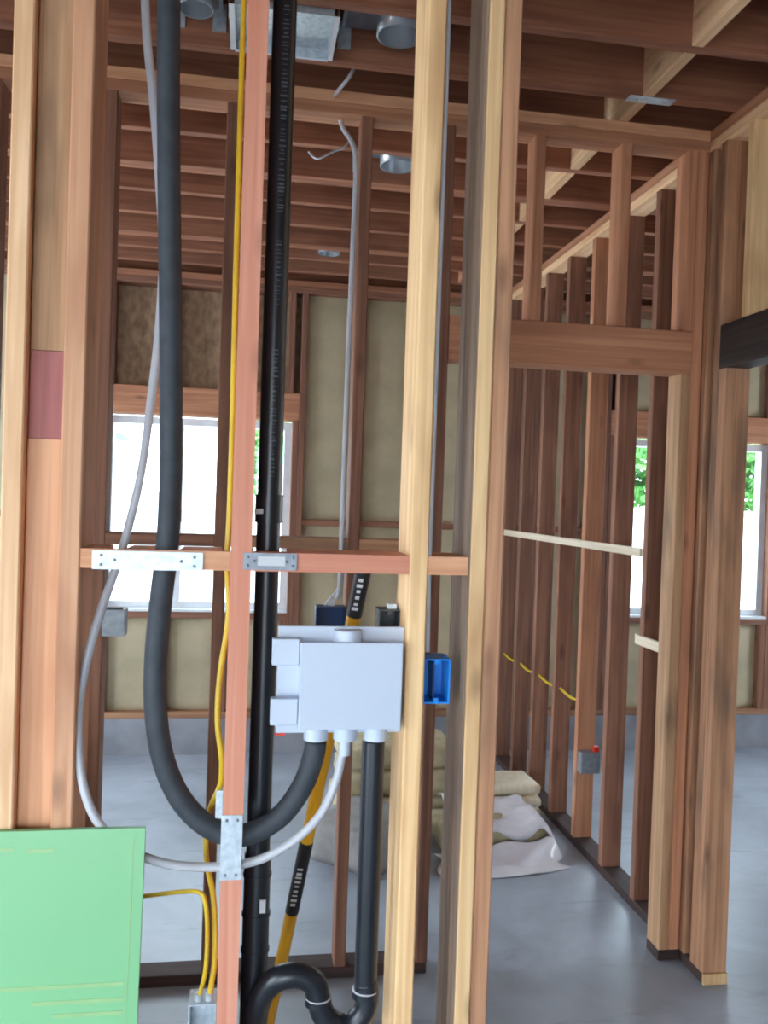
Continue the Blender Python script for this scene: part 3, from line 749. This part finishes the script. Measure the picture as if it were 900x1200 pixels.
o = tube('white_cable', spline([(.3665, 1.702, 2.85), (.3665, 1.700, 2.3), (.3665, 1.702, 1.7), (.3665, 1.703, 1.45), (.372, 1.715, bz1+.012)], 6), .0052, 'pex', seg=10)
tag(o, 'pale cable clipped to the yellow stud above the bright blue switch box', 'cable', 'pale cables')
# yellow cable drilled through the partition studs
pc = [PX(578, 768, XC0+.04), PX(606, 784, XC0+.04), PX(640, 801, XC0+.04), PX(657, 808, XC0+.04)]
ypc = [3.79, 4.118, 4.438, 4.758, 5.078]
zc = .66
for i, (a, b) in enumerate(((4.16, 4.438), (4.48, 4.758), (4.80, 5.078), (3.842, 4.118))):
    o = tube('yellow_cable', spline([(XC0+.03, a, zc+.012), (XC0+.028, (a+b)/2, zc), (XC0+.03, b, zc+.012)], 4), .007, 'cable', seg=8)
    tag(o, 'yellow cable through the %s partition bay counted from the outside wall' % ('third', 'second', 'first', 'fourth')[i], 'cable', 'partition cables')
# pale laths nailed across the partition studs
def lath(y0, y1, z0, z1, label):
    o = lumber('lath_strip', XC0-.0125, XC0-.0005, y0, y1, z0, z1, 'lath', None, 'y'); tag(o, label, 'lath', 'pale laths')
lath(3.20, 5.20, 1.405, 1.44, 'long pale lath nailed across the partition studs at chest height')
lath(2.93, 3.215, 1.055, 1.095, 'short pale lath stub on the first partition stud')

# ------------------------------------------------------------------ pile of insulation and plastic on the floor
def slab(cx, cy, z, lx, ly, lz, rz, mat, label, cat, group, name='insulation_bundle', amp=.02):
    me = bpy.data.meshes.new('slab'); bm = bmesh.new(); bmesh.ops.create_cube(bm, size=1)
    bmesh.ops.subdivide_edges(bm, edges=bm.edges[:], cuts=5, use_grid_fill=True)
    r_ = random.Random(int(cx*1000+cy*77))
    for v in bm.verts:
        x, y, zz = v.co
        rx = 1-.10*max(0, abs(zz)*2-.5)
        v.co = Vector((x*lx*rx+r_.uniform(-amp, amp)*.5, y*ly*rx+r_.uniform(-amp, amp)*.5, (zz+.5)*lz + (r_.uniform(-amp, amp)*.5 if zz > -.49 else 0)))
        if zz > .45: v.co.z -= .12*lz*((abs(x)*2)**4+(abs(y)*2)**4)*.5
    bm.to_mesh(me); bm.free()
    for p in me.polygons: p.use_smooth = True
    o = link(name, me, mat, None, (cx, cy, z), (0, 0, rz)); return tag(o, label, cat, group)
slab(.80, 4.30, 0.0, .66, .40, .13, .04, 'slabsheet', 'bottom beige insulation bundle of the stack behind the doorway wall studs', 'insulation', 'insulation bundles', amp=.006)
slab(.79, 4.31, .137, .62, .38, .125, -.05, 'slabsheet', 'middle beige insulation bundle of the stack behind the doorway wall studs', 'insulation', 'insulation bundles', amp=.006)
slab(.78, 4.30, .269, .58, .36, .115, .06, 'slabsheet', 'top beige insulation bundle of the stack behind the doorway wall studs', 'insulation', 'insulation bundles', amp=.006)
slab(1.16, 3.90, 0.0, .50, .29, .115, 0.0, 'slabsheet', 'beige insulation bundle lying under the draped white plastic', 'insulation', 'insulation bundles', amp=.006)
slab(.56, 3.765, 0.0, .37, .38, .20, -.78, 'greycloth', 'grey cloth wrapped bundle standing cornerwise in front of the insulation stack', 'bundle', None, 'cloth_bundle', .012)
for i, (cx, cy, z, l, rz, lab) in enumerate(((1.33, 4.25, .002, .36, .03, 'lowest'), (1.34, 4.25, .062, .35, -.05, 'middle'), (1.33, 4.25, .122, .35, .07, 'topmost'))):
    slab(cx, cy, z, l, .24, .056, rz, 'offcut', lab + ' pale offcut board stacked by the partition', 'offcut', 'pale offcuts', 'wood_offcut', .003)

def sheet(name, fn, mat, label, seed, base, nx=44, ny=30, amp=.017):
    r_ = random.Random(seed); v, f = [], []
    ph = [(r_.uniform(-30, 30), r_.uniform(-30, 30), r_.uniform(0, 6)) for _ in range(10)]
    for j in range(ny+1):
        for i in range(nx+1):
            u, w_ = i/nx, j/ny
            x, y, z = fn(u, w_)
            wr = sum((1-2*abs(math.sin(.5*(a*x+b*y+c_))))/len(ph) for a, b, c_ in ph)
            v.append((x-base[0], y-base[1], max(.003, z+amp*(1.2+3*wr)*(.25 if z < .02 else 1))-base[2]))
    for j in range(ny):
        for i in range(nx):
            a = j*(nx+1)+i; f.append((a, a+1, a+nx+2, a+nx+1))
    o = link(name, mesh(v, f, True), mat, None, base)
    md = o.modifiers.new('thickness', 'SOLIDIFY'); md.thickness = .0025; md.offset = 1
    return tag(o, label, 'plastic sheet', 'plastic wrapping')
def over(u, v):       # over the low bundle: down to the floor at its end, short lip at the front
    x = .96+.50*u; y = 4.07-.35*v
    z = .14+.028*math.sin(7*u+1)*(.4+v*.6)
    if u > .80: z *= max(0, 1-((u-.80)/.20)**1.6); y -= .05*(u-.8)/.2*math.sin(6*v)
    if v > .93: z -= (.035+.03*math.sin(7*u)**2)*(v-.93)/.07; y = 3.738-.004*(v-.93)/.07
    return x, y, max(z, .004)
sheet('plastic_sheet', over, 'plastic', 'milky plastic wrapping draped over the low beige bundle', 9, (1.2, 3.9, 0))
def front(u, v):      # thrown down in front: a ridge at the back that thins out on the floor
    x = .87+.57*u+.02*math.sin(7*v); y = 3.715-.235*v*(1-.35*u**3)
    z = .004+(.012+.055*max(0, math.sin(2.2*u*u-.2)))*max(0, 1-v)**.8*(1+.25*math.sin(14*u+4*v))
    if u > .93: z *= (1-u)/.07
    return x, y, z
sheet('plastic_sheet', front, 'plastic', 'crumpled milky plastic wrapping spread on the floor in front of the bundles', 5, (1.15, 3.6, 0), amp=.010)

# ------------------------------------------------------------------ outdoors seen through the windows
fe = thing('fence', (1, 12, -.25), 'white vinyl privacy fence outside the windows', 'fence')
for k in range(12):
    x = -10+k*2.0
    boxes('fence_panel', [(x+.06, x+1.94, 12.0, 12.04, -.2, 1.55)], 'fence', fe)
    boxes('fence_post', [(x-.055, x+.055, 11.96, 12.07, -.25, 1.62)], 'fence', fe)
    boxes('fence_rail', [(x+.06, x+1.94, 11.985, 12.055, 1.5505, 1.60)], 'fence', fe)
def tree(cx, cy, h, r, mat, label, seed):
    t = thing('tree', (cx, cy, -.25), label, 'tree', 'trees beyond the fence')
    tube('trunk', [(cx, cy, -.25), (cx+.05, cy, h*.35), (cx, cy+.05, h*.75)], [.16, .12, .05], 'bark', t, seg=8)
    rr_ = random.Random(seed); v, f = [], []
    for _ in range(2600):
        d = Vector((rr_.gauss(0, 1), rr_.gauss(0, 1), rr_.gauss(0, 1))).normalized()*(rr_.random()**.4)
        lump = 1+.25*math.sin(5*d.x+seed)*math.cos(4*d.z)
        p = Vector((d.x*r*lump, d.y*r*lump, d.z*h*.36*lump))
        a = Vector((rr_.gauss(0, 1), rr_.gauss(0, 1), rr_.gauss(0, 1))).normalized(); b = a.orthogonal().normalized(); s = rr_.uniform(.09, .17)
        n = len(v); v += [p-a*s, p+b*s*.5, p+a*s, p-b*s*.5]; f.append((n, n+1, n+2, n+3))
    link('foliage', mesh(v, f), mat, t, (cx, cy, h*.62))
tree(.62, 16, 4.0, 0.95, 'leaf2', 'pale green tree beyond the fence in the window behind the pipes', 1)
tree(6.6, 15, 3.6, 1.6, 'leaf', 'leafy green tree beyond the fence in the window behind the partition', 2)
tree(9.4, 16, 3.9, 1.4, 'leaf', 'bushy green tree beyond the fence past the corner post', 3)
hs = thing('neighbour_house', (-6, 22, -.25), 'pale blue house beyond the fence', 'house')
boxes('wall', [(-9.0, -3.6, 20, 26, -.25, 3.0)], 'stucco', hs)
v = [(-9.4, 19.6, 3.0), (-3.2, 19.6, 3.0), (-3.2, 26.4, 3.0), (-9.4, 26.4, 3.0), (-9.4, 23, 4.6), (-3.2, 23, 4.6)]
link('roof', mesh([Vector(q)-Vector((-6, 23, 3)) for q in v], [(0, 1, 5, 4), (2, 3, 4, 5), (0, 4, 3), (1, 2, 5), (3, 2, 1, 0)]), 'curb', hs, (-6, 23, 3))
for x in (-8.2, -5.6): boxes('window', [(x, x+1.2, 19.96, 19.999, 1.0, 2.2)], 'charcoal', hs)
